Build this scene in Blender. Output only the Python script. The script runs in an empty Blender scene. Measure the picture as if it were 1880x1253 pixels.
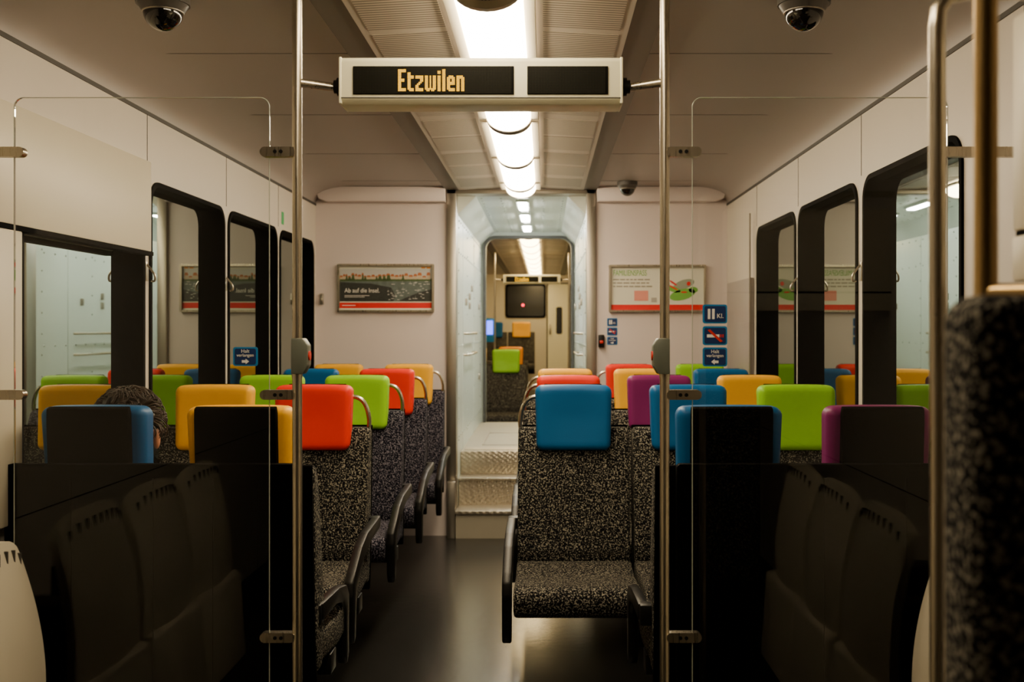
import bpy, bmesh, math, random
from mathutils import Vector, Matrix, noise
random.seed(7)
D=bpy.data
COL=bpy.context.scene.collection

# ---------------------------------------------------------------- materials
def nt(m):
    m.use_nodes=True
    return m.node_tree.nodes,m.node_tree.links
def pmat(name,col,rough=.5,metal=0,spec=.5,coat=0,emit=None,es=0,bump=None,var=0,vscale=6):
    m=D.materials.new(name); n,l=nt(m); b=n['Principled BSDF']
    b.inputs['Base Color'].default_value=(*col,1)
    b.inputs['Roughness'].default_value=rough
    b.inputs['Metallic'].default_value=metal
    b.inputs['Specular IOR Level'].default_value=spec
    b.inputs['Coat Weight'].default_value=coat
    if emit:
        b.inputs['Emission Color'].default_value=(*emit,1); b.inputs['Emission Strength'].default_value=es
    tc=n.new('ShaderNodeTexCoord')
    if var:
        no=n.new('ShaderNodeTexNoise'); no.inputs['Scale'].default_value=vscale; no.inputs['Detail'].default_value=5
        l.new(tc.outputs['Object'],no.inputs['Vector'])
        mx=n.new('ShaderNodeMix'); mx.data_type='RGBA'
        mx.inputs[6].default_value=(*[c*(1-var) for c in col],1); mx.inputs[7].default_value=(*[min(1,c*(1+var)) for c in col],1)
        l.new(no.outputs['Fac'],mx.inputs[0]); l.new(mx.outputs[2],b.inputs['Base Color'])
    if bump:
        sc,st=bump
        no=n.new('ShaderNodeTexNoise'); no.inputs['Scale'].default_value=sc; no.inputs['Detail'].default_value=3
        l.new(tc.outputs['Object'],no.inputs['Vector'])
        bp=n.new('ShaderNodeBump'); bp.inputs['Strength'].default_value=st; bp.inputs['Distance'].default_value=.003
        l.new(no.outputs['Fac'],bp.inputs['Height']); l.new(bp.outputs['Normal'],b.inputs['Normal'])
    return m
def fabric(name,scale,dark,mid,light):
    m=D.materials.new(name); n,l=nt(m); b=n['Principled BSDF']; b.inputs['Roughness'].default_value=.95
    b.inputs['Specular IOR Level'].default_value=.1
    tc=n.new('ShaderNodeTexCoord'); no=n.new('ShaderNodeTexNoise')
    no.inputs['Scale'].default_value=scale; no.inputs['Detail'].default_value=2.0; no.inputs['Roughness'].default_value=.6
    l.new(tc.outputs['Object'],no.inputs['Vector'])
    r=n.new('ShaderNodeValToRGB'); e=r.color_ramp.elements
    e[0].position=.44; e[0].color=(*dark,1); e[1].position=.63; e[1].color=(*light,1)
    k=e.new(.53); k.color=(*mid,1)
    l.new(no.outputs['Fac'],r.inputs['Fac']); l.new(r.outputs['Color'],b.inputs['Base Color'])
    bp=n.new('ShaderNodeBump'); bp.inputs['Strength'].default_value=.3; bp.inputs['Distance'].default_value=.002
    l.new(no.outputs['Fac'],bp.inputs['Height']); l.new(bp.outputs['Normal'],b.inputs['Normal'])
    return m
def emis(name,col,s):
    m=D.materials.new(name); n,l=nt(m); n.clear()
    o=n.new('ShaderNodeOutputMaterial'); e=n.new('ShaderNodeEmission'); e.inputs[0].default_value=(*col,1); e.inputs[1].default_value=s
    l.new(e.outputs[0],o.inputs[0]); return m
def brushed(name,col,rough=.28):
    m=pmat(name,col,rough,1); n,l=nt(m); b=n['Principled BSDF']
    tc=n.new('ShaderNodeTexCoord'); mp=n.new('ShaderNodeMapping'); mp.inputs['Scale'].default_value=(60,60,2)
    no=n.new('ShaderNodeTexNoise'); no.inputs['Scale'].default_value=4
    l.new(tc.outputs['Object'],mp.inputs['Vector']); l.new(mp.outputs[0],no.inputs['Vector'])
    mr=n.new('ShaderNodeMapRange'); mr.inputs[3].default_value=rough-.08; mr.inputs[4].default_value=rough+.14
    l.new(no.outputs['Fac'],mr.inputs[0]); l.new(mr.outputs[0],b.inputs['Roughness'])
    return m

M={}
M['wall']=pmat('wall_laminate',(.68,.60,.585),.42,var=.04,vscale=3)
M['wallup']=pmat('wall_laminate_upper',(.62,.565,.49),.45,var=.04,vscale=3)
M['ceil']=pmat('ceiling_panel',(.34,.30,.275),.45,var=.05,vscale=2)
M['black']=pmat('black_plastic',(.0008,.0007,.0006),.75,spec=.03)
M['rubber']=pmat('black_rubber',(.0015,.0015,.0015),.8,spec=.06)
M['dark']=pmat('dark_plastic',(.004,.0038,.0038),.42,spec=.25,bump=(200,.15))
M['fabric']=fabric('speckled_moquette',178,(.003,.003,.004),(.018,.0175,.019),(.27,.25,.20))
M['fabricb']=fabric('speckled_moquette_blue',178,(.003,.003,.007),(.017,.017,.029),(.19,.175,.21))
HC={'blue':(.006,.098,.28),'yellow':(.90,.44,.0),'red':(.76,.018,.002),'green':(.26,.58,.003),'purple':(.18,.012,.11),'orange':(.88,.30,.0)}
for k,c in HC.items(): M[k]=pmat('headrest_vinyl_'+k,c,.45,spec=.22,bump=(260,.10))
M['steel']=brushed('brushed_steel',(.50,.45,.36),.27)
M['steel2']=brushed('door_frame_steel',(.38,.35,.30),.38)
M['brass']=brushed('warm_steel',(.50,.35,.16),.3)
M['case']=pmat('display_casing',(.90,.87,.64),.35)
M['cream']=pmat('cream_plastic',(.70,.64,.50),.4,var=.03)
M['floor']=pmat('floor_linoleum',(.012,.0115,.010),.22,spec=.5,var=.3,vscale=14,bump=(25,.10))
M['lamp']=emis('lamp_diffuser',(1,.80,.52),38)
M['lampdim']=emis('vestibule_lamp_diffuser',(1,.80,.52),24)
M['lamp2']=emis('lamp_diffuser_warm',(1,.72,.33),22)
M['lampgang']=emis('gangway_lamp_diffuser',(1,.95,.85),120)
M['amber']=emis('amber_led',(1,.48,.008),2.8)
M['ledpanel']=pmat('led_panel',(.004,.004,.003),.7,spec=.08)
M['mint']=pmat('gangway_panel',(.70,.76,.70),.3,var=.04)
M['rivet']=pmat('painted_rivet',(.42,.46,.42),.35)
M['hinge']=pmat('seam',(.04,.035,.03),.6)
M['stopbox']=pmat('stop_button_housing',(.12,.135,.11),.4)
M['redp']=pmat('red_plastic',(.6,.02,.01),.4)
M['navy']=pmat('sign_navy',(.006,.026,.12),.4)
M['sky']=pmat('sign_blue',(.012,.20,.48),.4)
M['white']=pmat('sign_white',(.85,.83,.78),.5)
M['pred']=pmat('poster_red',(.68,.012,.008),.4)
M['pwhite']=pmat('poster_paper',(.72,.71,.60),.4)
M['pgreen']=pmat('poster_green',(.16,.42,.06),.5)
M['ppink']=pmat('poster_pink',(.75,.28,.22),.5)
M['pwater']=pmat('poster_water',(.11,.14,.13),.4,var=.6,vscale=30)
M['pdark']=pmat('poster_shore',(.030,.033,.030),.4,var=.6,vscale=50)
M['psky']=pmat('poster_sky',(.50,.50,.48),.4)
M['proof']=pmat('poster_roofs',(.42,.13,.04),.5)
M['phouse']=pmat('poster_houses',(.50,.40,.28),.5)
M['ptree']=pmat('poster_trees',(.06,.10,.03),.5)
M['skin']=pmat('skin',(.62,.27,.16),.5); M['lip']=pmat('lips',(.4,.12,.10),.5)
M['hair']=pmat('brown_hair',(.035,.019,.010),.5,spec=.4,var=.5,vscale=60)
M['shirt']=pmat('dark_jacket',(.01,.011,.015),.8); M['trouser']=pmat('denim',(.03,.045,.09),.8)
M['eye']=pmat('eye_white',(.8,.8,.8),.2); M['iris']=pmat('eye_iris',(.03,.02,.01),.2)
M['mat']=pmat('anti_slip_mat',(.34,.31,.24),.5,var=.1)
M['domeglass']=pmat('camera_dome_smoked',(.006,.005,.005),.06,coat=.5)
M['domering']=pmat('camera_dome_ring',(.07,.062,.055),.35)
M['screenblue']=emis('ticket_screen',(.08,.12,1),5)
M['redled']=emis('signal_red',(1,.02,.05),6)
M['nightred']=pmat('night_dark',(.01,.01,.01),.2)
M['greensign']=pmat('exit_green',(.02,.35,.10),.5)
M['channel']=pmat('channel_grey',(.12,.105,.09),.5)
def ribbed():
    m=pmat('ribbed_ceiling',(.60,.53,.44),.45); n,l=nt(m); b=n['Principled BSDF']
    tc=n.new('ShaderNodeTexCoord'); w=n.new('ShaderNodeTexWave'); w.wave_type='BANDS'; w.bands_direction='Y'; w.inputs['Scale'].default_value=15
    l.new(tc.outputs['Object'],w.inputs['Vector'])
    r=n.new('ShaderNodeValToRGB'); e=r.color_ramp.elements
    e[0].position=.15; e[0].color=(.10,.085,.065,1); e[1].position=.55; e[1].color=(.44,.38,.30,1)
    l.new(w.outputs['Fac'],r.inputs['Fac']); l.new(r.outputs['Color'],b.inputs['Base Color'])
    return m
M['rib']=ribbed()
M['cpanel']=pmat('centre_ceiling_panel',(.42,.37,.31),.45)
def diamond():
    m=pmat('diamond_plate',(.48,.43,.34),.35,.75); n,l=nt(m); b=n['Principled BSDF']
    tc=n.new('ShaderNodeTexCoord'); mp=n.new('ShaderNodeMapping'); mp.inputs['Rotation'].default_value=(.5,.785,.785)
    v=n.new('ShaderNodeTexVoronoi'); v.inputs['Scale'].default_value=45; v.inputs['Randomness'].default_value=0
    l.new(tc.outputs['Object'],mp.inputs[0]); l.new(mp.outputs[0],v.inputs['Vector'])
    bp=n.new('ShaderNodeBump'); bp.inputs['Strength'].default_value=.8; bp.inputs['Distance'].default_value=.006; bp.invert=True
    l.new(v.outputs['Distance'],bp.inputs['Height']); l.new(bp.outputs['Normal'],b.inputs['Normal'])
    return m
M['diamond']=diamond()
def clear_glass():
    m=D.materials.new('clear_glass'); n,l=nt(m); n.clear()
    o=n.new('ShaderNodeOutputMaterial'); mx=n.new('ShaderNodeMixShader'); t=n.new('ShaderNodeBsdfTransparent'); g=n.new('ShaderNodeBsdfGlossy'); f=n.new('ShaderNodeFresnel')
    f.inputs[0].default_value=1.42; g.inputs['Roughness'].default_value=.01; t.inputs[0].default_value=(.98,.985,.98,1)
    l.new(f.outputs[0],mx.inputs[0]); l.new(t.outputs[0],mx.inputs[1]); l.new(g.outputs[0],mx.inputs[2]); l.new(mx.outputs[0],o.inputs[0])
    return m
M['glass']=clear_glass()
def night_glass():
    m=D.materials.new('window_glass_night'); n,l=nt(m); n.clear()
    o=n.new('ShaderNodeOutputMaterial'); mx=n.new('ShaderNodeMixShader'); t=n.new('ShaderNodeBsdfDiffuse'); g=n.new('ShaderNodeBsdfGlossy')
    t.inputs[0].default_value=(.003,.003,.003,1); g.inputs[0].default_value=(.86,.95,.88,1); g.inputs['Roughness'].default_value=.012
    mx.inputs[0].default_value=.45
    l.new(t.outputs[0],mx.inputs[1]); l.new(g.outputs[0],mx.inputs[2]); l.new(mx.outputs[0],o.inputs[0])
    return m
M['night']=night_glass()
M['edge']=pmat('glass_edge',(.42,.45,.38),.2)

# ---------------------------------------------------------------- helpers
def group(name,loc=(0,0,0),rz=0,local=False):
    e=D.objects.new(name,None); e.empty_display_size=.1; e.location=loc; e.rotation_euler=(0,0,rz); COL.objects.link(e)
    e['local']=1 if local else 0
    return e
def link(o,parent):
    COL.objects.link(o)
    if parent is not None:
        o.parent=parent
        if not parent.get('local'): o.matrix_parent_inverse=Matrix.Translation(parent.location).inverted()
    return o
def finish(bm,name,mat,parent=None,smooth=True,ang=38):
    bmesh.ops.recalc_face_normals(bm,faces=bm.faces)
    me=D.meshes.new(name); bm.to_mesh(me); bm.free()
    if smooth and len(me.polygons):
        me.shade_smooth(); me.set_sharp_from_angle(angle=math.radians(ang))
    if mat: me.materials.append(mat)
    return link(D.objects.new(name,me),parent)
def bev(bm,w,seg=3):
    if w>0: bmesh.ops.bevel(bm,geom=bm.edges[:],offset=w,segments=seg,profile=.5,affect='EDGES',clamp_overlap=True)
def box(name,x0,x1,y0,y1,z0,z1,mat,parent=None,b=0,seg=2):
    bm=bmesh.new(); bmesh.ops.create_cube(bm,size=1)
    for v in bm.verts: v.co=Vector(((x0+x1)/2+v.co.x*(x1-x0),(y0+y1)/2+v.co.y*(y1-y0),(z0+z1)/2+v.co.z*(z1-z0)))
    bev(bm,b,seg); return finish(bm,name,mat,parent)
def boxes(name,lst,mat,parent=None,b=0):
    bm=bmesh.new()
    for (x0,x1,y0,y1,z0,z1) in lst:
        r=bmesh.ops.create_cube(bm,size=1)
        for v in r['verts']: v.co=Vector(((x0+x1)/2+v.co.x*(x1-x0),(y0+y1)/2+v.co.y*(y1-y0),(z0+z1)/2+v.co.z*(z1-z0)))
    bev(bm,b,2); return finish(bm,name,mat,parent)
def prism(name,pts,a0,a1,mat,parent=None,b=0,axis='x',seg=2):
    bm=bmesh.new(); f=[]
    for a in (a0,a1):
        f.append([bm.verts.new((a,p[0],p[1]) if axis=='x' else (p[0],a,p[1])) for p in pts])
    bm.faces.new(f[0]); bm.faces.new(f[1][::-1]); n=len(pts)
    for i in range(n): bm.faces.new([f[0][i],f[0][(i+1)%n],f[1][(i+1)%n],f[1][i]])
    bmesh.ops.recalc_face_normals(bm,faces=bm.faces); bev(bm,b,seg)
    return finish(bm,name,mat,parent)
def rr(x0,x1,z0,z1,r,n=8):
    o=[]
    for cx,cz,a in ((x1-r,z1-r,0),(x0+r,z1-r,90),(x0+r,z0+r,180),(x1-r,z0+r,270)):
        for i in range(n+1):
            t=math.radians(a+90*i/n); o.append((cx+r*math.cos(t),cz+r*math.sin(t)))
    return o
def rect(x0,x1,z0,z1): return [(x0,z0),(x1,z0),(x1,z1),(x0,z1)]
def plate(name,outer,holes,thick,axis,pos,mat,parent=None):
    cu=D.curves.new('tmp','CURVE'); cu.dimensions='2D'; cu.fill_mode='BOTH'; cu.extrude=thick/2
    for lp in [outer]+holes:
        s=cu.splines.new('POLY'); s.points.add(len(lp)-1)
        for p,q in zip(s.points,lp): p.co=(q[0],q[1],0,1)
        s.use_cyclic_u=True
    ob=D.objects.new('tmp',cu); COL.objects.link(ob); bpy.context.view_layer.update()
    dg=bpy.context.evaluated_depsgraph_get(); me=D.meshes.new_from_object(ob.evaluated_get(dg))
    D.objects.remove(ob); D.curves.remove(cu)
    bm=bmesh.new(); bm.from_mesh(me); D.meshes.remove(me)
    for v in bm.verts:
        u,w,t=v.co
        v.co = Vector((u,pos-t,w)) if axis=='xz' else (Vector((pos+t,u,w)) if axis=='yz' else Vector((u,w,pos+t)))
    bmesh.ops.remove_doubles(bm,verts=bm.verts,dist=1e-5)
    return finish(bm,name,mat,parent)
def tube(name,pts,r,mat,parent=None,cyc=False,res=5,smooth=False):
    cu=D.curves.new(name,'CURVE'); cu.dimensions='3D'; cu.bevel_depth=r; cu.bevel_resolution=res; cu.use_fill_caps=True
    if smooth:
        s=cu.splines.new('NURBS'); s.points.add(len(pts)-1)
        for p,q in zip(s.points,pts): p.co=(*q,1)
        s.order_u=3; s.use_endpoint_u=True; s.resolution_u=8
    else:
        s=cu.splines.new('POLY'); s.points.add(len(pts)-1)
        for p,q in zip(s.points,pts): p.co=(*q,1)
    s.use_cyclic_u=cyc
    cu.materials.append(mat)
    return link(D.objects.new(name,cu),parent)
def cyl(name,c,r,h,axis,mat,parent=None,n=32,b=0,r2=None):
    bm=bmesh.new(); bmesh.ops.create_cone(bm,cap_ends=True,segments=n,radius1=r,radius2=r if r2 is None else r2,depth=h)
    R={'z':Matrix.Identity(4),'x':Matrix.Rotation(math.pi/2,4,'Y'),'y':Matrix.Rotation(math.pi/2,4,'X')}[axis]
    bmesh.ops.transform(bm,matrix=Matrix.Translation(c)@R,verts=bm.verts)
    return finish(bm,name,mat,parent)
def text(name,s,x,z,y,size,mat,parent=None,sx=1,align='CENTER'):
    cu=D.curves.new(name,'FONT'); cu.body=s; cu.size=size; cu.align_x=align; cu.align_y='CENTER'; cu.extrude=.0003
    cu.materials.append(mat); o=D.objects.new(name,cu); link(o,parent)
    o.location=(x,y,z); o.rotation_euler=(math.pi/2,0,0); o.scale=(sx,1,1); return o
def quads(name,lst,y,mat,parent=None):
    bm=bmesh.new()
    for q in lst:
        bm.faces.new([bm.verts.new((p[0],y,p[1])) for p in q])
    me=D.meshes.new(name); bm.to_mesh(me); bm.free(); me.materials.append(mat)
    return link(D.objects.new(name,me),parent)
def Q(x0,x1,z0,z1): return [(x0,z0),(x1,z0),(x1,z1),(x0,z1)]

# ---------------------------------------------------------------- dimensions
HW=1.325; YB=-1.6; YW=6.84; YG=9.5; YE=17.6
HWo=HW+.04
# ---------------------------------------------------------------- saloon shell
box('floor',-HWo,HWo,YB,YW,-.05,0,M['floor'])
WL=[(2.98,3.90),(3.96,4.88),(4.94,5.84),(5.90,6.76)]
WR=[(2.98,3.90),(3.98,4.90),(4.96,5.86)]
ZB,ZT=.82,1.885
WRAD=.085
plate('wall_left',rect(YB,YW,0,2.14),[rr(a,b,ZB,ZT,WRAD) for a,b in WL],.04,'yz',-HW-.02,M['wallup'])
plate('wall_right',rect(YB,YW,0,2.14),[rr(a,b,ZB,ZT,WRAD) for a,b in WR],.04,'yz',HW+.02,M['wallup'])
wi=1
for side,WS in ((-1,WL),(1,WR)):
    for a,b in WS:
        g=group('window_%d'%wi,(side*HW,(a+b)/2,(ZB+ZT)/2)); wi+=1
        plate('gasket',rr(a-.004,b+.004,ZB-.004,ZT+.004,WRAD+.004),[rr(a+.014,b-.014,ZB+.014,ZT-.014,WRAD-.012)],.064,'yz',side*(HW+.024),M['rubber'],g)
        plate('glass',rr(a-.002,b+.002,ZB-.002,ZT+.002,WRAD),[],.006,'yz',side*(HW+.055),M['night'],g)
box('wall_rear',-HWo,HWo,YB-.05,YB,0,2.3,pmat('rear_wall',(.02,.018,.016),.6,var=.1))
cove=[(1.325,2.14),(1.318,2.165),(1.295,2.19),(1.26,2.21),(1.21,2.226),(1.15,2.236),(1.08,2.24)]
prof=[(-x,z) for x,z in cove]+[(-.49,2.24),(.49,2.24)]+cove[::-1]+[(1.37,2.14),(1.37,2.32),(-1.37,2.32),(-1.37,2.14)]
prism('ceiling',prof,YB,YW,M['ceil'],axis='y')
def centre_panel(y0,y1,name):
    g=group(name,(0,(y0+y1)/2,2.23))
    prism('plain_panel',[(-.40,2.222),(-.12,2.236),(.12,2.236),(.40,2.222),(.40,2.2395),(-.40,2.2395)],y0,y1,M['cpanel'],g,axis='y')
    yy=y0+.06; k=0
    while yy+.36<y1:
        for s in (-1,1):
            prism('ribbed_insert',[(s*.375,2.2215),(s*.145,2.2335),(s*.145,2.236),(s*.375,2.225)],yy,yy+.36,M['rib'],g,axis='y')
        yy+=.41 if k%2==0 else .46; k+=1
    for s in (-1,1):
        a,b=sorted((s*.40,s*.49)); box('channel',a,b,y0,y1,2.226,2.2395,M['channel'],g)
    return g
centre_panel(YB,YW-.001,'trim_1')
def ceiling_trims(y0,y1,n):
    L=[]
    yy=y0
    while yy<y1-.1:
        for s in (-1,1):
            a,b=sorted((s*.49,s*1.10)); L.append((a,b,yy,yy+.003,2.2388,2.2402))
        yy+=1.0
    boxes(n,L,M['channel'])
ceiling_trims(2.5,6.8,'trim_2')
L=[]
for s in (-1,1):
    a,b=sorted((s*(HW-.004),s*HW)); L.append((a,b,YB,YW,2.126,2.140))
    for yy in (1.6,2.6,3.94,4.92,5.88):
        a,b=sorted((s*(HW-.0015),s*HW)); L.append((a,b,yy-.0015,yy+.0015,1.90,2.13))
    a,b=sorted((s*(HW-.0015),s*HW)); L.append((a,b,YB,2.95,.80,.804))
boxes('trim_3',L,M['hinge'])
g=group('door_gear_cover',(-1.3,3.2,1.78))
box('cover',-HW,-1.295,2.0,3.905,1.615,1.945,M['cream'],g,b=.004)
box('cover_lower_lip',-HW,-1.288,2.0,3.905,1.600,1.614,M['rubber'],g)
box('side_trim',-HW,-1.29,2.2,2.93,.80,1.60,M['cream'],g,b=.004)
g=group('equipment_locker',(1.31,6.35,1.2))
box('cover',1.300,HW-.001,5.96,6.70,.80,1.62,pmat('grey_panel',(.34,.30,.28),.4),g,b=.004)
box('edge',1.296,1.302,5.94,5.958,.80,1.98,M['steel2'],g)
box('emergency_exit_sticker',-HW,-HW+.002,5.95,6.0,1.92,1.99,M['greensign'])
box('baseboard_left',-HW,-HW+.02,YB,YW,0,.1,M['dark']); box('baseboard_right',HW-.02,HW,YB,YW,0,.1,M['dark'])
for s,yy in ((-1,3.93),(-1,4.91),(1,3.94),(1,4.93)):
    g=group('coat_hook',(s*1.31,yy,1.55))
    box('plate',*sorted((s*(HW-.004),s*HW)),yy-.012,yy+.012,1.51,1.58,M['steel'],g,b=.001)
    tube('hook',[(s*(HW-.003),yy,1.57),(s*(HW-.03),yy,1.54),(s*(HW-.035),yy,1.52),(s*(HW-.03),yy,1.505),(s*(HW-.02),yy,1.51)],.004,M['steel'],g,smooth=True)

# ---------------------------------------------------------------- bulkhead with doorway
plate('wall_front',[(-HW,0),(-.475,0),(-.475,2.228),(.475,2.228),(.475,0),(HW,0),(HW,2.24),(-HW,2.24)],[],.05,'xz',YW+.026,M['wall'])
for s in (-1,1):
    a,b=(.485,1.30)
    pts=[(a,2.145),(b-.06,2.145),(b-.01,2.165),(b,2.20),(b,2.238),(a,2.238)]
    pts=[(s*x,z) for x,z in pts]
    prism('trim_4',pts,YW-.09,YW,M['wall'],axis='y',b=.004)
g=group('door_1',(0,YW,1.1))
for s in (-1,1):
    a,b=sorted((s*.418,s*.478)); box('frame_post',a,b,YW-.03,YW+.10,0,2.228,M['steel2'],g,b=.003)
box('frame_header',-.478,.478,YW-.03,YW+.10,2.20,2.228,M['steel2'],g,b=.002)
# ---------------------------------------------------------------- gangway
FZ=.50
g=group('stair_steps',(0,7.0,.25))
box('step_lower',-.415,.415,6.75,7.2,0,.155,M['mat'],g)
box('tread_lower',-.418,.418,6.735,7.0,.155,.175,M['diamond'],g,b=.003)
box('riser_upper',-.415,.415,7.0,7.2,.175,.335,M['diamond'],g)
box('tread_upper',-.418,.418,6.985,7.2,.335,.350,M['diamond'],g,b=.003)
box('floor_edge',-.418,.418,7.185,7.26,.350,FZ+.004,M['diamond'],g,b=.003)
box('kick_panel',-.47,-.419,6.74,6.80,0,.36,M['steel2'],g,b=.003)
g=group('floor_gangway',(0,8.4,.48))
box('deck',-.47,.47,7.26,YG,FZ-.04,FZ,M['mat'],g)
plate('mat_seam',rr(-.30,.30,7.6,8.5,.03),[rr(-.29,.29,7.61,8.49,.025)],.004,'xy',FZ+.001,M['steel2'],g)
box('mat_plate',-.40,.40,7.30,7.45,FZ,FZ+.003,M['diamond'],g)
for s,nm in ((-1,'wall_gangway_left'),(1,'wall_gangway_right')):
    g=group(nm,(s*.45,8.1,1.3))
    a,b=sorted((s*.42,s*.47)); box('panel',a,b,YW+.10,YG,.0,2.30,M['mint'],g)
    prism('chamfer',[(s*.42,2.08),(s*.30,2.20),(s*.47,2.20),(s*.47,2.08)],YW+.10,YG,M['mint'],g,axis='y')
    bm=bmesh.new()
    def rivet(yy,zz):
        r=bmesh.ops.create_icosphere(bm,subdivisions=2,radius=.008)
        for v in r['verts']: v.co=Vector((s*.42+v.co.x*.8,yy+v.co.y,zz+v.co.z))
    for yy in [7.05+.16*i for i in range(16)]:
        for zz in (.62,1.22,1.84,2.05): rivet(yy,zz)
    for zz in [.6+.14*i for i in range(11)]:
        for yy in (7.02,7.80,8.55,9.35): rivet(yy,zz)
    finish(bm,'rivets',M['rivet'],g)
    boxes('panel_joints',[(*sorted((s*.4185,s*.42)),yy,yy+.006,.5,2.08) for yy in (7.4,8.53)],M['rivet'],g)
    for zz in (1.15,1.30):
        tube('handrail',[(s*.42,7.5,zz),(s*.38,7.5,zz),(s*.38,8.3,zz),(s*.42,8.3,zz)],.009,M['steel'],g)
    boxes('locker_latches',[(*sorted((s*.404,s*.42)),yy,yy+.03,z,z+.05) for yy,z in ((7.6,1.5),(7.95,1.55),(7.95,1.48),(8.2,1.62),(9.1,1.5),(9.1,.9))],M['steel2'],g,b=.002)
g=group('ceiling_gangway',(0,8.1,2.2))
box('panel',-.47,.47,YW+.10,YG,2.20,2.30,M['mint'],g)
bm=bmesh.new()
for yy in [7.05+.15*i for i in range(17)]:
    for xx in (-.27,.27,-.14,.14):
        r=bmesh.ops.create_icosphere(bm,subdivisions=1,radius=.009)
        for v in r['verts']: v.co=Vector((xx+v.co.x,yy+v.co.y,2.20+v.co.z*.6))
finish(bm,'rivets',M['rivet'],g)
for y0 in (7.15,7.95,8.8):
    g=group('ceiling_light',(0,y0+.15,2.19))
    box('housing',-.045,.045,y0-.02,y0+.42,2.185,2.20,M['mint'],g,b=.002)
    box('diffuser',-.03,.03,y0,y0+.40,2.176,2.188,M['lampgang'],g,b=.003)
g=group('door_2',(0,YG,1.4))
plate('frame',rect(-.60,.60,0,2.40),[rr(-.375,.385,.30,2.14,.09)],.05,'xz',YG+.026,M['mint'],g)
plate('seal',rr(-.40,.41,.28,2.165,.11),[rr(-.375,.385,.30,2.14,.09)],.05,'xz',YG-.02,pmat('grey_seal',(.05,.05,.045),.5),g)

# ---------------------------------------------------------------- second car
box('floor_second_car',-HWo,HWo,YG+.05,YE,-.05,0,M['floor'])
box('floor_raised_platform',-HW,HW,14.6,YE,0,.33,M['floor'])
WS2=[(10.0,10.9),(11.0,11.9),(12.8,13.7),(13.8,14.7),(15.0,15.9)]
for side,nm in ((-1,'wall_second_car_left'),(1,'wall_second_car_right')):
    plate(nm,rect(YG+.05,YE,0,2.14),[rr(a,b,ZB,ZT,.07) for a,b in WS2],.04,'yz',side*(HW+.02),M['wallup'])
    for a,b in WS2:
        g=group('window_%d'%wi,(side*HW,(a+b)/2,1.35)); wi+=1
        plate('gasket',rr(a-.004,b+.004,ZB-.004,ZT+.004,.074),[rr(a+.014,b-.014,ZB+.014,ZT-.014,.06)],.062,'yz',side*(HW+.022),M['rubber'],g)
        plate('glass',rr(a-.002,b+.002,ZB-.002,ZT+.002,.07),[],.006,'yz',side*(HW+.05),M['night'],g)
prism('ceiling_second_car',prof,YG+.05,YE,M['ceil'],axis='y')
centre_panel(YG+.06,YE-.001,'trim_5')
box('wall_end',-HW,HW,YE,YE+.05,0,2.3,M['cream'])
plate('wall_second_car_bulkhead',[(-HW,0),(-.60,0),(-.60,2.24),(-HW,2.24)],[],.05,'xz',YG+.026,M['wall'])
plate('wall_second_car_bulkhead',[(HW,0),(.60,0),(.60,2.24),(HW,2.24)],[],.05,'xz',YG+.026,M['wall'])
g=group('window_%d'%wi,(-.15,YE,1.8)); wi+=1
plate('gasket',rr(-.50,.17,1.52,2.08,.05),[rr(-.47,.14,1.55,2.05,.04)],.02,'xz',YE-.011,M['rubber'],g)
plate('glass',rr(-.49,.16,1.53,2.07,.04),[],.006,'xz',YE-.006,M['nightred'],g)
cyl('signal_lamp',(-.21,YE-.018,1.73),.022,.012,'y',M['redled'],g)
g=group('door_3',(.36,YE,1.4))
plate('leaf',rr(.20,.56,.335,2.08,.04),[],.02,'xz',YE-.012,M['case'],g)
plate('leaf_window',rr(.34,.44,1.25,1.7,.03),[],.004,'xz',YE-.024,M['nightred'],g)
plate('leaf_frame',rr(.18,.58,.332,2.10,.05),[rr(.20,.56,.34,2.08,.04)],.03,'xz',YE-.016,M['hinge'],g)
box('handle',.225,.25,YE-.06,YE-.02,1.25,1.42,M['steel'],g,b=.004)

# ---------------------------------------------------------------- ceiling lights
def strip(y0,y1,mat):
    g=group('ceiling_light',(0,(y0+y1)/2,2.2))
    n=14; R=.092
    pts=[(R*math.cos(math.pi+math.pi*i/n),2.222+.062*math.sin(math.pi+math.pi*i/n)) for i in range(n+1)]
    prism('diffuser',pts,y0+.025,y1-.025,mat,g,axis='y')
    for yy in (y0,y1-.025):
        pts2=[(1.04*a,2.222+(b-2.222)*1.05) for a,b in pts]; prism('end_cap',pts2,yy,yy+.025,M['steel2'],g,axis='y')
    for s in (-1,1):
        a,b=sorted((s*.092,s*.125)); box('reflector_edge',a,b,y0,y1,2.212,2.224,M['cream'],g,b=.003)
strip(.9,1.6,M['lampdim']); strip(1.65,2.5,M['lampdim'])
for a,b in ((2.74,3.52),(3.53,4.47),(4.50,5.44),(5.47,6.38),(6.41,6.72)):
    strip(a,b,M['lamp'])
yy=9.8
while yy<17: strip(yy,yy+.9,M['lamp2']); yy+=.94
g=group('ceiling_loudspeaker',(0,2.645,2.2))
cyl('housing',(0,2.645,2.20),.075,.05,'z',M['cream'],g)
cyl('grille',(0,2.645,2.172),.062,.008,'z',M['domering'],g)
bm=bmesh.new()
for i in range(-6,7):
    for j in range(-6,7):
        if i*i+j*j<38:
            r=bmesh.ops.create_cone(bm,cap_ends=True,segments=6,radius1=.0022,radius2=.0022,depth=.002)
            for v in r['verts']: v.co+=Vector((i*.0088,2.645+j*.0088,2.1675))
finish(bm,'holes',M['rubber'],g)

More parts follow.
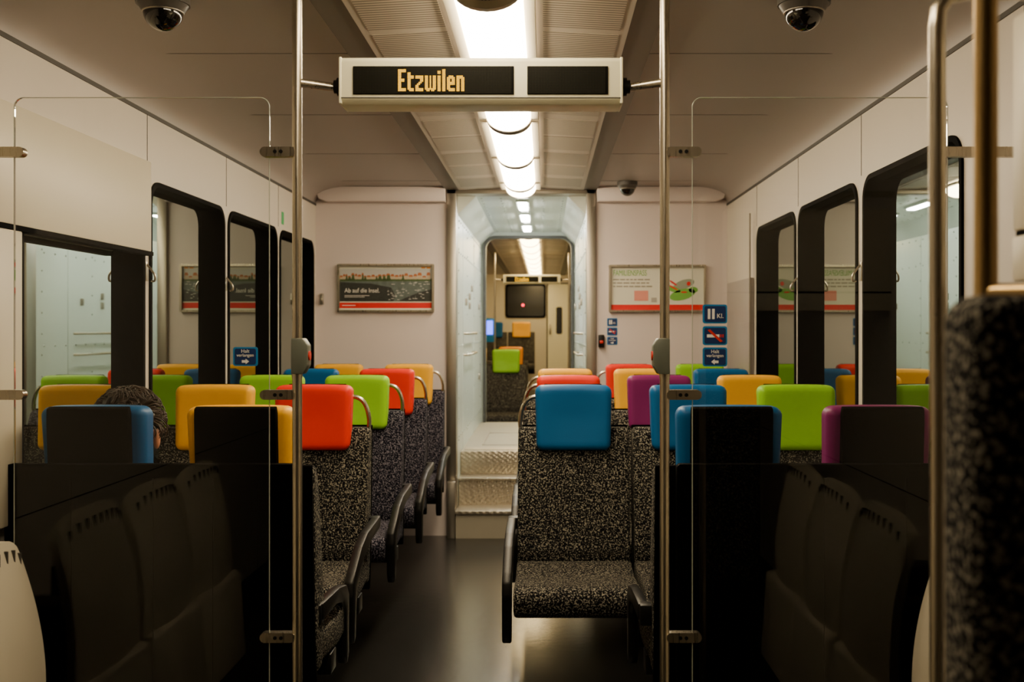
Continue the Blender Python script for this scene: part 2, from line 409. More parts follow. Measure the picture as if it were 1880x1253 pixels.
# ---------------------------------------------------------------- security domes
def dome(x,y,z,r):
    g=group('security_camera',(x,y,z))
    cyl('base_ring',(x,y,z-.012),r*1.05,.024,'z',M['domering'],g,b=.002)
    cyl('collar',(x,y,z-.034),r*.80,.022,'z',M['domering'],g,r2=r*1.0)
    bm=bmesh.new(); bmesh.ops.create_uvsphere(bm,u_segments=32,v_segments=20,radius=r*.78)
    bmesh.ops.delete(bm,geom=[v for v in bm.verts if v.co.z>.002],context='VERTS')
    for v in bm.verts: v.co=Vector((v.co.x+x,v.co.y+y,v.co.z+z-.042))
    finish(bm,'smoked_dome',M['domeglass'],g)
    tube('trim_ring',[(x+r*.78*math.cos(t),y+r*.78*math.sin(t),z-.044) for t in [i*math.pi/12 for i in range(24)]],.003,M['steel2'],g,cyc=True)
dome(-.892,2.90,2.24,.068); dome(.858,2.90,2.24,.068); dome(.66,6.55,2.24,.060)

# ---------------------------------------------------------------- grab poles + display
def pole(x,y,r=.0115,z1=2.24,name='grab_pole'):
    g=group(name,(x,y,1.1))
    tube('tube',[(x,y,.004),(x,y,z1-.004)],r,M['steel'],g,res=8)
    cyl('floor_flange',(x,y,.006),r*2.2,.012,'z',M['steel'],g); cyl('ceiling_flange',(x,y,z1-.010),r*2.2,.012,'z',M['steel'],g)
    tube('joint_sleeve',[(x,y,1.215),(x,y,1.235)],r*1.12,M['steel'],g)
    return g
def stop_button(x,y,side):
    g=group('stop_request_button',(x+side*.01,y,1.266))
    prism('housing',[(x-side*.010,1.225),(x-side*.010,1.309),(x+side*.018,1.309),(x+side*.029,1.292),(x+side*.029,1.245),(x+side*.018,1.225)],y-.022,y+.018,M['stopbox'],g,b=.003,axis='y')
    cyl('push_button',(x+side*.027,y-.004,1.268),.011,.010,'x',M['redp'],g)
for s in (-1,1):
    pole(s*.4325,2.5); stop_button(s*.4325,2.5,-s)
def display(yp):
    y=yp+.045
    g=group('destination_display',(0,y,1.916))
    prism('casing',[(y-.045,1.970),(y-.05,1.962),(y-.05,1.872),(y-.035,1.860),(y+.045,1.860),(y+.05,1.87),(y+.05,1.965),(y+.045,1.970)],-.328,.328,M['case'],g,b=.004)
    boxes('seam_lines',[(-.328,.328,y-.0515,y-.049,1.8735,1.8755)],M['hinge'],g)
    for s in (-1,1):
        box('end_cap',*sorted((s*.327,s*.334)),y-.051,y+.051,1.861,1.971,M['case'],g,b=.003)
        cyl('mount_knob',(s*.339,y,1.911),.022,.014,'x',M['dark'],g)
        tube('mount_arm',[(s*.341,y,1.911),(s*.36,y,1.911),(s*.427,yp,1.911)],.010,M['steel'],g)
        cyl('mount_collar',(s*.348,y,1.911),.016,.012,'x',M['dark'],g)
    for a,b in ((-.300,.078),(.109,.299)):
        box('screen',a,b,y-.054,y-.048,1.882,1.948,M['ledpanel'],g,b=.001)
    bm=bmesh.new(); p=.0037
    for a,b in ((-.297,.075),(.112,.296)):
        n=int((b-a)/p)
        for i in range(n):
            for j in range(17):
                x=a+i*p; z=1.885+j*p; h=.0011
                bm.faces.new([bm.verts.new(c) for c in ((x,y-.0543,z),(x+2*h,y-.0543,z),(x+2*h,y-.0543,z+2*h),(x,y-.0543,z+2*h))])
    me=D.meshes.new('unlit_leds'); bm.to_mesh(me); bm.free(); me.materials.append(pmat('unlit_led',(.014,.013,.008),.6,spec=.15)); link(D.objects.new('unlit_leds',me),g)
    G={'E':['11111']*2+['11000']*4+['11110']*2+['11000']*4+['11111']*2,
       't':['0000']*2+['1100']*2+['1111']*2+['1100']*6+['1111','0111'],
       'z':['00000']*4+['11111']*2+['00011','00011','00110','01100','11000','11000']+['11111']*2,
       'w':['0000000']*4+['1101011']*8+['1111111','0110110'],
       'i':['00','11','11','00']+['11']*10,
       'l':['11']*14,
       'e':['00000']*4+['01110','11111','11011','11011','11111','11111','11000','11000','11111','01111'],
       'n':['00000']*4+['11110','11111']+['11011']*8}
    bm=bmesh.new(); cx=-.192; z0=1.9385
    for ch in 'Etzwilen':
        gl=G[ch]
        for r,row in enumerate(gl):
            for c,v in enumerate(row):
                if v=='1':
                    x=cx+c*p; z=z0-r*p; h=.0015
                    bm.faces.new([bm.verts.new(q) for q in ((x-h,y-.0547,z-h),(x+h,y-.0547,z-h),(x+h,y-.0547,z+h),(x-h,y-.0547,z+h))])
        cx+=(len(gl[0])+1)*p
    me=D.meshes.new('led_text'); bm.to_mesh(me); bm.free(); me.materials.append(M['amber']); link(D.objects.new('led_text',me),g)
display(2.5); display(12.4)
for s in (-1,1): pole(s*.4325,12.4)
g=group('ticket_validator',(-.47,12.35,1.3))
box('body',-.53,-.44,12.30,12.42,1.18,1.46,M['sky'],g,b=.008); box('screen',-.52,-.45,12.292,12.30,1.27,1.43,M['screenblue'],g)

# ---------------------------------------------------------------- glass partitions
for s in (-1,1):
    g=group('glass_partition',(s*.8,2.5,1.0))
    a,b=sorted((s*.497,s*1.097))
    plate('pane',rr(a,b,.06,1.875,.022),[],.006,'xz',2.5,M['glass'],g)
    tube('pane_edge',[(x,2.4965,z) for x,z in rr(a,b,.06,1.875,.022)],.0010,M['edge'],g,cyc=True,res=2)
    for zz in (1.747,1.176,.606,.12):
        a,b=sorted((s*.436,s*.518))
        plate('clip',rr(a,b,zz-.0115,zz+.0115,.011),[],.022,'xz',2.5,M['steel'],g)
        for xx in (.468,.482): cyl('clip_screw',(s*xx,2.488,zz),.0045,.003,'y',M['dark'],g,n=12)
        a,b=sorted((s*1.072,s*HW))
        plate('wall_clip',rr(a,b,zz-.0115,zz+.0115,.011),[],.022,'xz',2.5,M['steel'],g)

# ---------------------------------------------------------------- signs
def sign(kind,x,z,y,k=1.0):
    w,h=.029*k,.0225*k
    g=group({'class':'second_class_sign','smoke':'no_smoking_sign','haltR':'stop_request_sign','haltL':'stop_request_sign'}[kind],(x,y,z))
    plate('border',rr(x-w,x+w,z-h,z+h,.006*k),[],.0016,'xz',y,M['sky'],g)
    plate('panel',rr(x-w*.86,x+w*.86,z-h*.83,z+h*.83,.004*k),[],.0012,'xz',y-.0010,M['navy'],g)
    yy=y-.0022
    if kind=='class':
        quads('bars',[Q(x-.017*k,x-.011*k,z-.012*k,z+.012*k),Q(x-.007*k,x-.001*k,z-.012*k,z+.012*k)],yy,M['white'],g)
        text('lettering','Kl.',x+.012*k,z-.005*k,yy,.015*k,M['white'],g)
    elif kind=='smoke':
        quads('cigarette',[Q(x-.019*k,x+.010*k,z-.004*k,z+.003*k)],yy,M['white'],g)
        quads('ember',[Q(x+.012*k,x+.015*k,z-.004*k,z+.003*k),Q(x+.017*k,x+.020*k,z-.004*k,z+.003*k)],yy,M['redp'],g)
        quads('bar',[[(x-.018*k,z+.013*k),(x-.012*k,z+.015*k),(x+.018*k,z-.013*k),(x+.012*k,z-.015*k)]],yy-.0004,M['redp'],g)
    else:
        text('lettering','Halt',x,z+.0125*k,yy,.0115*k,M['white'],g)
        text('lettering_2','verlangen',x,z+.003*k,yy,.0105*k,M['white'],g)
        d=1 if kind=='haltR' else -1; zz=z-.0115*k
        quads('arrow',[[(x-d*.008*k,zz-.003*k),(x+d*.001*k,zz-.003*k),(x+d*.001*k,zz+.003*k),(x-d*.008*k,zz+.003*k)],
                       [(x+d*.001*k,zz-.0065*k),(x+d*.009*k,zz),(x+d*.001*k,zz+.0065*k)]],yy,M['white'],g)
sign('haltR',-.553,1.266,2.4955)
sign('class',.55,1.366,2.4955); sign('smoke',.55,1.315,2.4955); sign('haltL',.55,1.265,2.4955)
sign('class',.585,1.376,YW-.001,1.15); sign('smoke',.585,1.316,YW-.001,1.15); sign('haltR',.585,1.256,YW-.001,1.15)
g=group('emergency_button_box',(.51,YW,1.25))
box('housing',.495,.533,YW-.03,YW,1.215,1.295,M['dark'],g,b=.004); box('red_cover',.503,.525,YW-.036,YW-.029,1.24,1.258,M['redp'],g,b=.002)
g=group('door_latch',(-1.28,YW,1.52)); box('plate',-1.295,-1.272,YW-.02,YW,1.49,1.56,M['steel2'],g,b=.003); box('knob',-1.29,-1.277,YW-.035,YW-.02,1.51,1.53,M['steel'],g,b=.002)

# ---------------------------------------------------------------- posters
def poster_frame(x0,x1,z0,z1):
    g=group('framed_poster',((x0+x1)/2,YW,(z0+z1)/2))
    plate('frame',rr(x0,x1,z0,z1,.008),[rect(x0+.014,x1-.014,z0+.014,z1-.014)],.024,'xz',YW-.013,M['steel'],g)
    return g
y=YW-.0055
g=poster_frame(-1.182,-.56,1.44,1.75); x0,x1,z0,z1=-1.168,-.574,1.454,1.736
box('print',x0,x1,YW-.005,YW-.001,z0,z1,M['pwhite'],g)
quads('sky',[Q(x0,x1,z1-.085,z1-.018)],y,M['psky'],g)
quads('water',[Q(x0,x1,z0+.055,z1-.078)],y,M['pwater'],g)
quads('red_band',[Q(x0,x1,z0+.012,z0+.048)],y,M['pred'],g)
T=[];H=[];R=[];B=[];S=[]
x=x0
while x<x1-.03:
    w=random.uniform(.014,.034); h=random.uniform(.022,.042); zb=z1-.088
    if random.random()<.35: T.append([(x,zb),(x+w,zb),(x+w*.8,zb+h*.8),(x+w*.3,zb+h*.9)])
    H.append(Q(x,x+w*.9,zb,zb+h)); R.append([(x-.002,zb+h*.7),(x+w*.92,zb+h*.7),(x+w*.75,zb+h*1.15),(x+w*.15,zb+h*1.15)])
    x+=w
quads('houses',H,y-.0003,M['phouse'],g); quads('roofs',R,y-.0006,M['proof'],g); quads('trees',T+[Q(x0,x1,z1-.096,z1-.084)],y-.0009,M['ptree'],g)
cpos=z0+.055
quads('shore',[[(x0,cpos),(x0+.34,cpos),(x0+.36,cpos+.03),(x0+.33,cpos+.09),(x0+.20,cpos+.115),(x0,cpos+.125)],[(x1-.22,cpos),(x1,cpos),(x1,cpos+.08),(x1-.08,cpos+.06),(x1-.17,cpos+.025)]],y-.0002,M['pdark'],g)
for i in range(46):
    bx=random.uniform(x0+.30,x1-.03); bz=random.uniform(z0+.065,z1-.10); w=random.uniform(.008,.02)
    B.append([(bx,bz),(bx+w,bz),(bx+w*1.15,bz+.004),(bx-.001,bz+.004)])
    if i%2: S.append([(bx+w*.4,bz+.004),(bx+w*.5,bz+.004),(bx+w*.47,bz+.024)])
quads('boats',B,y-.0007,M['psky'],g); quads('masts',S,y-.0008,M['psky'],g)
text('lettering','Ab auf die Insel.',x0+.03,z0+.125,y-.001,.040,M['white'],g,sx=.88,align='LEFT')
quads('small_print',[Q(x0+.03,x0+.19,z0+.092,z0+.0945),Q(x0+.03,x0+.16,z0+.083,z0+.0855),Q(x0+.015,x0+.10,z0+.028,z0+.032)],y-.001,M['white'],g)
quads('logo_patch',[Q(x1-.07,x1-.045,z1-.014,z1-.006),Q(x1-.035,x1-.012,z1-.014,z1-.006)],y-.001,M['orange'],g)
g=poster_frame(.562,1.187,1.44,1.745); x0,x1,z0,z1=.576,1.173,1.454,1.731
box('print',x0,x1,YW-.005,YW-.001,z0,z1,M['pwhite'],g)
quads('red_band',[Q(x0,x1,z0,z0+.035)],y,M['pred'],g)
text('lettering','FAMILIENSPASS',x0+.014,z1-.040,y-.001,.052,M['pgreen'],g,sx=.62,align='LEFT')
L=[]
for r in range(3):
    xx=x0+.014
    while xx<x0+.235:
        w=random.uniform(.015,.04); L.append(Q(xx,xx+w,z1-.085-r*.022,z1-.077-r*.022)); xx+=w+.006
quads('body_copy',L,y-.001,pmat('poster_text_grey',(.30,.28,.22),.5),g)
quads('pink_stamp',[Q(x0+.15,x0+.24,z0+.06,z0+.125)],y-.001,M['ppink'],g)
quads('plain_patch',[Q(x0+.26,x0+.295,z0+.05,z0+.08)],y-.001,pmat('grey_patch',(.4,.38,.33),.6),g)
def blob(cx,cz,rx,rz,n=16,rot=0): return [(cx+rx*math.cos(t)*math.cos(rot)-rz*math.sin(t)*math.sin(rot),cz+rx*math.cos(t)*math.sin(rot)+rz*math.sin(t)*math.cos(rot)) for t in [2*math.pi*i/n for i in range(n)]]
quads('green_shapes',[blob(x0+.46,z0+.10,.085,.035,rot=.25),blob(x0+.40,z0+.135,.05,.018,rot=-.3),blob(x0+.53,z0+.13,.03,.02)],y-.001,M['pgreen'],g)
quads('grey_shapes',[blob(x0+.47,z0+.165,.07,.030,rot=.3),blob(x0+.43,z0+.075,.05,.012)],y-.0008,pmat('poster_grey_green',(.28,.32,.24),.5),g)
quads('red_shapes',[blob(x0+.40,z0+.175,.030,.006,rot=-.6),blob(x0+.50,z0+.17,.012,.014,rot=-.3),blob(x0+.40,z0+.145,.035,.005,rot=-.5),blob(x0+.47,z0+.115,.02,.005)],y-.0018,M['pred'],g)

# ---------------------------------------------------------------- seats (local: faces -Y)
_T={}
def tmpl(key,fn):
    if key not in _T:
        o=fn(); _T[key]=o.data; D.objects.remove(o)
    return _T[key]
def inst(name,me,mat,parent):
    o=D.objects.new(name,me); link(o,parent)
    if mat: o.material_slots[0].link='OBJECT'; o.material_slots[0].material=mat
    return o
def mk_head():
    hx,hy,hz,r=.146,.045,.124,.026
    bm=bmesh.new(); bmesh.ops.create_cube(bm,size=2)
    bmesh.ops.subdivide_edges(bm,edges=bm.edges[:],cuts=17,use_grid_fill=True)
    def mp(t,h):
        a=abs(t); k=.5
        v=(a/k)*(h-r) if a<k else (h-r)+r*((a-k)/(1-k))
        return math.copysign(v,t)
    for v in bm.verts:
        p=Vector((mp(v.co.x,hx),mp(v.co.y,hy),mp(v.co.z,hz)))
        q=Vector((max(-hx+r,min(hx-r,p.x)),max(-hy+r,min(hy-r,p.y)),max(-hz+r,min(hz-r,p.z))))
        d=p-q
        if d.length>1e-6: p=q+d.normalized()*r
        t=(p.z+hz)/(2*hz)
        x=p.x*(.965+.045*t); yv=p.y
        if yv<0: yv+=.012*math.cos(min(1.5,abs(x)/.14*1.5))*(1-abs(p.z)/hz)**.5 if abs(p.z)<hz else 0
        v.co=Vector((x,-.022+yv+.022*(t-.5),.993+p.z-.004*(abs(x)/.146)**3*(1 if t>.5 else 0)))
    return finish(bm,'headrest',M['blue'],ang=180)
def mk_back():
    return prism('backrest',[(-.115,.42),(-.125,.50),(-.10,.62),(-.075,.75),(-.035,.90),(-.012,.945),(.012,.955),(.045,.945),(.03,.75),(.005,.45),(-.02,.36),(-.08,.36)],-.212,.212,M['fabric'],b=.014,seg=3)
def mk_shell():
    return prism('back_shell',[(.052,.955),(.060,1.08),(.058,1.112),(.040,1.118),(.030,1.10),(.020,.95),(.046,.945),(.031,.75),(.006,.45),(.0,.36),(.02,.36),(.05,.75)],-.112,.112,M['black'],b=.003)
def mk_shell2():
    return prism('lower_shell',[(.058,.955),(.046,.958),(.031,.75),(.006,.45),(-.02,.33),(.0,.33),(.028,.45),(.05,.75)],-.212,.212,M['black'],b=.003)
def mk_cushion(t):
    return prism('cushion',[(-.08,.375),(-.08,.455),(-.12,.462),(-.30,.450),(-t+.08,.468),(-t+.02,.462),(-t,.430),(-t+.01,.385),(-t+.05,.362),(-.30,.355)],-.214,.214,M['fabric'],b=.014,seg=3)
def mk_arm(t):
    k=t/.62
    return prism('armrest',[(0,.655),(-.30*k,.645),(-.42*k,.620),(-.56*k,.560),(-.60*k,.535),(-.61*k,.49),(-.60*k,.36),(-.58*k,.325),(-.55*k,.34),(-.54*k,.43),(-.52*k,.495),(-.38*k,.565),(-.20*k,.60),(0,.61)],-.016,.016,M['dark'],b=.007)
def mk_arm_low():
    return prism('armrest',[(-.05,.56),(-.30,.545),(-.42,.525),(-.455,.49),(-.45,.30),(-.42,.27),(-.40,.30),(-.395,.44),(-.36,.485),(-.25,.505),(-.05,.51)],-.016,.016,M['dark'],b=.007)
def mk_ped():
    return boxes('support_beam',[(-.214,.214,-.27,-.19,.30,.362)],M['dark'],b=.003)
def mk_leg():
    return boxes('pedestal',[(-.03,.03,-.26,-.20,.012,.305),(-.07,.07,-.32,-.14,.0,.014)],M['dark'],b=.003)
def seat(x,y,col,aisle,face=1,handle=False,t=.60,z=0,arm=False,fab=None,leg=True):
    g=group('passenger_seat',(x,y,z),0 if face==1 else math.pi,local=True)
    fab=fab or M['fabric']
    inst('headrest',tmpl('h',mk_head),M[col],g)
    inst('backrest',tmpl('b',mk_back),fab,g)
    inst('back_shell',tmpl('s',mk_shell),None,g); inst('lower_shell',tmpl('s2',mk_shell2),None,g)
    inst('cushion',tmpl('c%.2f'%t,lambda:mk_cushion(t)),fab,g)
    inst('support_beam',tmpl('p',mk_ped),None,g)
    if leg: inst('pedestal',tmpl('l',mk_leg),None,g)
    a=aisle*face
    if arm:
        if face==-1:
            ax=.205 if x<0 else .234
            o=inst('armrest',tmpl('al',mk_arm_low),None,g); o.location=(a*ax,0,-.01)
            box('armrest_pivot',*sorted((a*.195,a*(ax+.012))),-.08,-.03,.49,.55,M['dark'],g,b=.006)
        else:
            o=inst('armrest',tmpl('a%.2f'%t,lambda:mk_arm(t)),None,g); o.location=(a*.236,0,-.045)
            box('armrest_pivot',*sorted((a*.195,a*.250)),-.04,.01,.565,.61,M['dark'],g,b=.006)
    if handle:
        tube('grab_handle',[(a*.135,.015,1.07),(a*.165,.015,1.068),(a*.192,.015,1.04),(a*.206,.015,.99),(a*.205,.015,.945),(a*.190,.015,.90)],.0085,M['steel'],g,smooth=True)
    return g
rows=[(4.10,[(-1.115,'yellow',1),(-.735,'red',1),(.26,'blue',-1),(.70,'blue',-1),(1.115,'green',-1)]),
      (4.95,[(-1.115,'green',1),(-.72,'green',1),(.26,'red',-1),(.68,'purple',-1),(1.10,'yellow',-1)]),
      (5.75,[(-1.11,'blue',1),(-.70,'red',1),(.26,'yellow',-1),(.67,'yellow',-1),(1.10,'blue',-1)]),
      (6.52,[(-1.11,'yellow',1),(-.68,'yellow',1),(.67,'red',-1),(1.10,'green',-1)])]
for ry,ss in rows:
    for x,c,a in ss:
        ai=x in (-.735,-.72,-.70,-.68,.26) or (ry>6.4 and x==.67)
        seat(x,ry,c,a,handle=ai,arm=ai,leg=not ai,fab=M['fabricb'] if ry>4.5 and x<0 else None)
for x,c,a in ((-1.105,'blue',1),(-.70,'yellow',1),(.665,'blue',-1),(1.08,'purple',-1)):
    seat(x,2.97,c,a,face=-1,t=.47,arm=abs(x)<.9,leg=abs(x)>.9)
for s in (-1,1):
    g=group('seat_back_partition',(s*.9,2.85,.5))
    a,b=sorted((s*.505,s*1.30))
    plate('panel',rr(a,b,.0,.967,.012),[],.03,'xz',2.865,M['black'],g)
    boxes('panel_ribs',[(*sorted((s*xx,s*(xx+.006))),2.846,2.852,.05,.93) for xx in (.62,.74,.90,1.12)],M['black'],g)
for x,yy,c,a,z in ((-.26,11.3,'green',1,0),(-.70,11.3,'orange',1,0),(-1.105,11.3,'green',1,0),(-.26,12.9,'orange',1,0),(-.70,12.9,'yellow',1,0),(-1.105,12.9,'red',1,0),
    (-.22,16.9,'yellow',1,.33),(-.66,16.9,'blue',1,.33),(-1.09,16.9,'yellow',1,.33),(.70,11.3,'blue',-1,0),(1.10,11.3,'red',-1,0),(.70,13.4,'yellow',-1,0),(1.10,13.4,'green',-1,0)):
    seat(x,yy,c,a,z=z)

# ---------------------------------------------------------------- tip-up seats in the vestibule
def tipup(s,yc):
    g=group('folding_seat',(s*1.2,yc,.6))
    W=.205
    bm=bmesh.new(); nu,nv=16,24; grid=[]
    for layer in (0,1):
        G=[]
        for i in range(nu+1):
            row=[]
            for j in range(nv+1):
                u=-1+2*i/nu; v=j/nv
                wid=W*(1-.06*v)
                top=.87-.05*abs(u)**4
                zz=.42+(top-.42)*v
                yy=yc+u*wid
                xo=.972+.05*v**2+.02*u*u-.012*math.sin(v*3.1) + (.024 if layer else 0)
                row.append(bm.verts.new((s*xo,yy,zz)))
            G.append(row)
        grid.append(G)
    for G in grid:
        for i in range(nu):
            for j in range(nv): bm.faces.new([G[i][j],G[i+1][j],G[i+1][j+1],G[i][j+1]])
    A,Bg=grid
    for i in range(nu):
        for j in (0,nv): bm.faces.new([A[i][j],A[i+1][j],Bg[i+1][j],Bg[i][j]])
    for j in range(nv):
        for i in (0,nu): bm.faces.new([A[i][j],A[i][j+1],Bg[i][j+1],Bg[i][j]])
    finish(bm,'back_shell',M['cream'],g,ang=50)
    bm=bmesh.new()
    for k in range(-4,5):
        u=k/5; zt=.835-.05*abs(u)**4
        r=bmesh.ops.create_cube(bm,size=1)
        for v in r['verts']: v.co=Vector((s*(1.014+.02*u*u+v.co.x*.012),yc+u*W*.94+v.co.y*.006,zt+v.co.z*.03))
    finish(bm,'vent_slots',M['hinge'],g)
    prism('seat_pan',[(s*.985,.46),(s*.955,.45),(s*.935,.15),(s*.965,.13)],yc-W,yc+W,M['cream'],g,axis='y',b=.008)
    box('wall_bracket',*sorted((s*1.0,s*HW)),yc-.05,yc+.05,.40,.62,M['dark'],g,b=.005)
for s in (-1,1):
    for yc in (2.22,1.78,1.34): tipup(s,yc)

# ---------------------------------------------------------------- foreground right
g=group('upholstered_seat_back',(.75,.85,.8))
box('back_pad',.476,.99,.80,.885,.35,1.357,M['fabric'],g,b=.022,seg=4)
box('seat_pad',.49,.98,.35,.80,.36,.46,M['fabric'],g,b=.02); box('plinth',.52,.94,.42,.86,0,.36,M['dark'],g,b=.01)
g=group('grab_pole',(.586,1.05,1.1)); tube('tube',[(.586,1.05,.004),(.586,1.05,2.236)],.0115,M['brass'],g,res=8)
tube('seat_bracket',[(.586,1.05,1.365),(.640,.98,1.365),(.70,.86,1.35)],.010,M['brass'],g)
g=group('grab_pole',(.678,1.43,1.1))
tube('tube',[(.680,1.43,.004),(.680,1.43,1.2),(.678,1.43,1.735),(.680,1.43,1.76),(.692,1.43,1.778),(.72,1.43,1.785),(1.0,1.43,1.785),(1.32,1.43,1.785)],.0115,M['steel'],g,res=8)
g=group('vestibule_cabinet',(1.0,1.36,1.75))
box('lower_panel',.765,HW,1.32,1.40,1.393,1.452,M['cream'],g,b=.004)
box('upper_panel',.765,HW,1.32,1.40,1.458,1.74,M['cream'],g,b=.006)
box('gap',.769,HW,1.325,1.395,1.450,1.460,M['rubber'],g)

# ---------------------------------------------------------------- seated passenger (faces +Y)
px=-1.115
P=group('seated_person',(px,3.15,.5))
def skin(name,verts,edges,mat,root=0,sub=2):
    me=D.meshes.new(name); me.from_pydata([v[:3] for v in verts],edges,[]); me.materials.append(mat)
    o=D.objects.new(name,me); link(o,P)
    o.modifiers.new('s','SKIN'); sv=me.skin_vertices[0].data
    for i,v in enumerate(verts): sv[i].radius=(v[3],v[4] if len(v)>4 else v[3])
    sv[root].use_root=True
    m=o.modifiers.new('u','SUBSURF'); m.levels=sub; m.render_levels=sub
    for p in me.polygons: p.use_smooth=True
    o.modifiers['s'].use_smooth_shade=True
    return o
V=[(px,3.15,.56,.12,.09),(px,3.16,.67,.115,.085),(px,3.17,.78,.125,.085),(px,3.17,.86,.07,.06),(px,3.175,.90,.05)]
E=[(0,1),(1,2),(2,3),(3,4)]
for s in (-1,1):
    i=len(V)
    V+=[(px+s*.13,3.17,.83,.050),(px+s*.145,3.20,.67,.042),(px+s*.10,3.34,.62,.032)]
    E+=[(2,i),(i,i+1),(i+1,i+2)]
skin('upper_body',V,E,M['shirt'])
V=[(px,3.15,.56,.10)];E=[]
for s in (-1,1):
    i=len(V); V+=[(px+s*.08,3.19,.55,.07),(px+s*.10,3.41,.54,.052),(px+s*.10,3.445,.30,.040),(px+s*.10,3.42,.10,.035)]
    E+=[(0,i),(i,i+1),(i+1,i+2),(i+2,i+3)]
skin('trousers',V,E,M['trouser'])
for s in (-1,1):
    skin('shoe',[(px+s*.10,3.41,.05,.035),(px+s*.10,3.48,.04,.036),(px+s*.10,3.55,.035,.030)],[(0,1),(1,2)],M['dark'])
    hx,hy,hz=px+s*.098,3.36,.615
    V=[(hx,hy,hz,.022),(hx-s*.005,hy+.05,hz-.006,.028,.014)];E=[(0,1)]
    for k,l in enumerate((.045,.055,.05,.038)):
        ox=(k-1.5)*.016*-s; i=len(V)
        V+=[(hx+ox,hy+.075,hz-.006,.009),(hx+ox,hy+.075+l*.5,hz-.012,.008),(hx+ox,hy+.075+l*.85,hz-.028,.007)]; E+=[(1,i),(i,i+1),(i+1,i+2)]
    i=len(V); V+=[(hx-s*.03,hy+.03,hz-.008,.010),(hx-s*.04,hy+.06,hz-.014,.008)]; E+=[(0,i),(i,i+1)]
    skin('hand',V,E,M['skin'],sub=1)
HCn=Vector((px+.012,3.20,1.022))
skin('neck',[(px,3.175,.88,.05),(px,3.185,.96,.048)],[(0,1)],M['skin'])
bm=bmesh.new(); bmesh.ops.create_uvsphere(bm,u_segments=40,v_segments=32,radius=1)
for v in bm.verts:
    x,yy,z=v.co
    sx=.074*(1-.22*max(0,-z)**1.5); sy=.093; sz=.115
    X,Y,Z=x*sx,yy*sy,z*sz
    if yy>0:
        Y-=.012*max(0,z-.3)
        n_=math.exp(-((x/.16)**2))*math.exp(-(((z+.12)/.20)**2)); Y+=.022*n_
        Y-=.010*math.exp(-(((abs(x)-.38)/.16)**2))*math.exp(-(((z-.08)/.12)**2))
        Y+=.006*math.exp(-((x/.3)**2))*math.exp(-(((z+.45)/.08)**2))
        Y+=.010*math.exp(-((x/.3)**2))*math.exp(-(((z+.80)/.15)**2))
    v.co=HCn+Vector((X,Y,Z))
finish(bm,'head',M['skin'],P,ang=180)
for s in (-1,1):
    for nm,r,off,mt in (('eye',.012,0,'eye'),('iris',.006,.0085,'iris')):
        bm=bmesh.new(); bmesh.ops.create_uvsphere(bm,u_segments=14,v_segments=10,radius=r)
        for v in bm.verts: v.co+=HCn+Vector((s*.029,.076+off,.008))
        finish(bm,nm,M[mt],P,ang=180)
    bm=bmesh.new(); bmesh.ops.create_uvsphere(bm,u_segments=16,v_segments=12,radius=1)
    for v in bm.verts:
        x,yy,z=v.co; v.co=HCn+Vector((s*(.082+.011*x+.008*(1-yy)*.5),-.005+yy*.019,-.020+z*.032-.004*yy))
    finish(bm,'ear',M['skin'],P,ang=180)
bm=bmesh.new(); bmesh.ops.create_uvsphere(bm,u_segments=16,v_segments=8,radius=1)
for v in bm.verts: v.co=HCn+Vector((v.co.x*.024,.086+v.co.y*.008,-.052+v.co.z*.007))
finish(bm,'mouth',M['lip'],P,ang=180)
bm=bmesh.new(); bmesh.ops.create_icosphere(bm,subdivisions=5,radius=1)
dl=[]
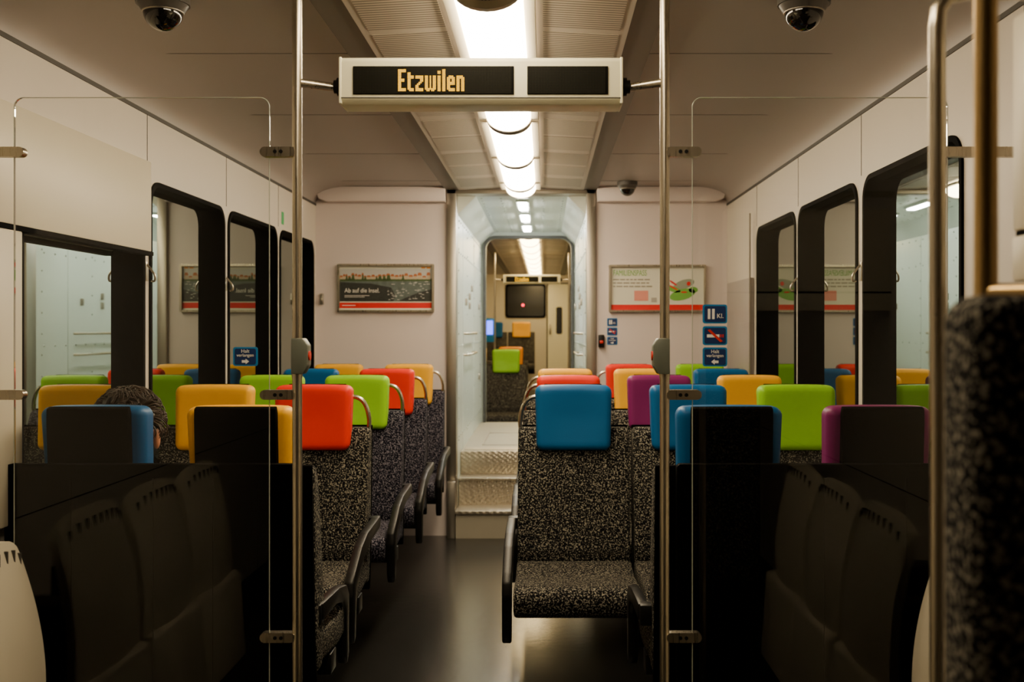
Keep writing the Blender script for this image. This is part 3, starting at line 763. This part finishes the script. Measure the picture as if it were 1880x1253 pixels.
for v in bm.verts:
    c=v.co.copy()
    if (c.y>.35 and c.z<.42) or (c.z<-.42) or (abs(c.x)>.6 and -.55<c.z<.02 and c.y>-.35): dl.append(v)
    n_=noise.noise(c*3)*.14+noise.noise(c*8)*.10
    v.co=HCn+Vector((c.x*.090,c.y*.104-.004,c.z*.118+.002))+c*(.11*n_)
bmesh.ops.delete(bm,geom=dl,context='VERTS')
finish(bm,'hair',M['hair'],P,ang=180)
cu=D.curves.new('hair_locks','CURVE'); cu.dimensions='3D'; cu.bevel_depth=.0030; cu.bevel_resolution=1
for i in range(1000):
    th=random.uniform(0,2*math.pi); ph=random.uniform(-.3,1.5)
    c=Vector((math.cos(th)*math.cos(ph),math.sin(th)*math.cos(ph),math.sin(ph)))
    if c.y>.35 and c.z<.42: continue
    if abs(c.x)>.55 and c.z<.15 and c.y>-.45: continue
    b0=HCn+Vector((c.x*.088,c.y*.102-.004,c.z*.115))
    fl=Vector((noise.noise(c*2.2+Vector((3,0,0))),noise.noise(c*2.2+Vector((0,5,0))),noise.noise(c*2.2+Vector((0,0,9)))-.2))
    t=(fl-c*fl.dot(c)).normalized()
    s=cu.splines.new('NURBS'); s.points.add(4)
    for k in range(5):
        f=k/4; p=b0+c*(.022*math.sin(f*2.6))+t*(.045*f)+Vector((random.uniform(-1,1),random.uniform(-1,1),random.uniform(-1,1)))*.004*f
        s.points[k].co=(*p,1); s.points[k].radius=1-.75*f
    s.order_u=3; s.use_endpoint_u=True
cu.materials.append(M['hair']); link(D.objects.new('hair_locks',cu),P)

# ---------------------------------------------------------------- world & camera
w=D.worlds.new('night'); bpy.context.scene.world=w; w.use_nodes=True
w.node_tree.nodes['Background'].inputs[0].default_value=(.02,.02,.03,1); w.node_tree.nodes['Background'].inputs[1].default_value=.3
cam=D.cameras.new('camera'); co=D.objects.new('camera',cam); COL.objects.link(co)
co.location=(.15,0,1.33); co.rotation_euler=(math.pi/2,0,0)
cam.sensor_width=36; cam.lens=1950/1880*36
cam.shift_x=-60/1880; cam.shift_y=-21.5/1880
cam.clip_start=.05
cam.dof.use_dof=True; cam.dof.focus_distance=3.3; cam.dof.aperture_fstop=4.5
bpy.context.scene.camera=co
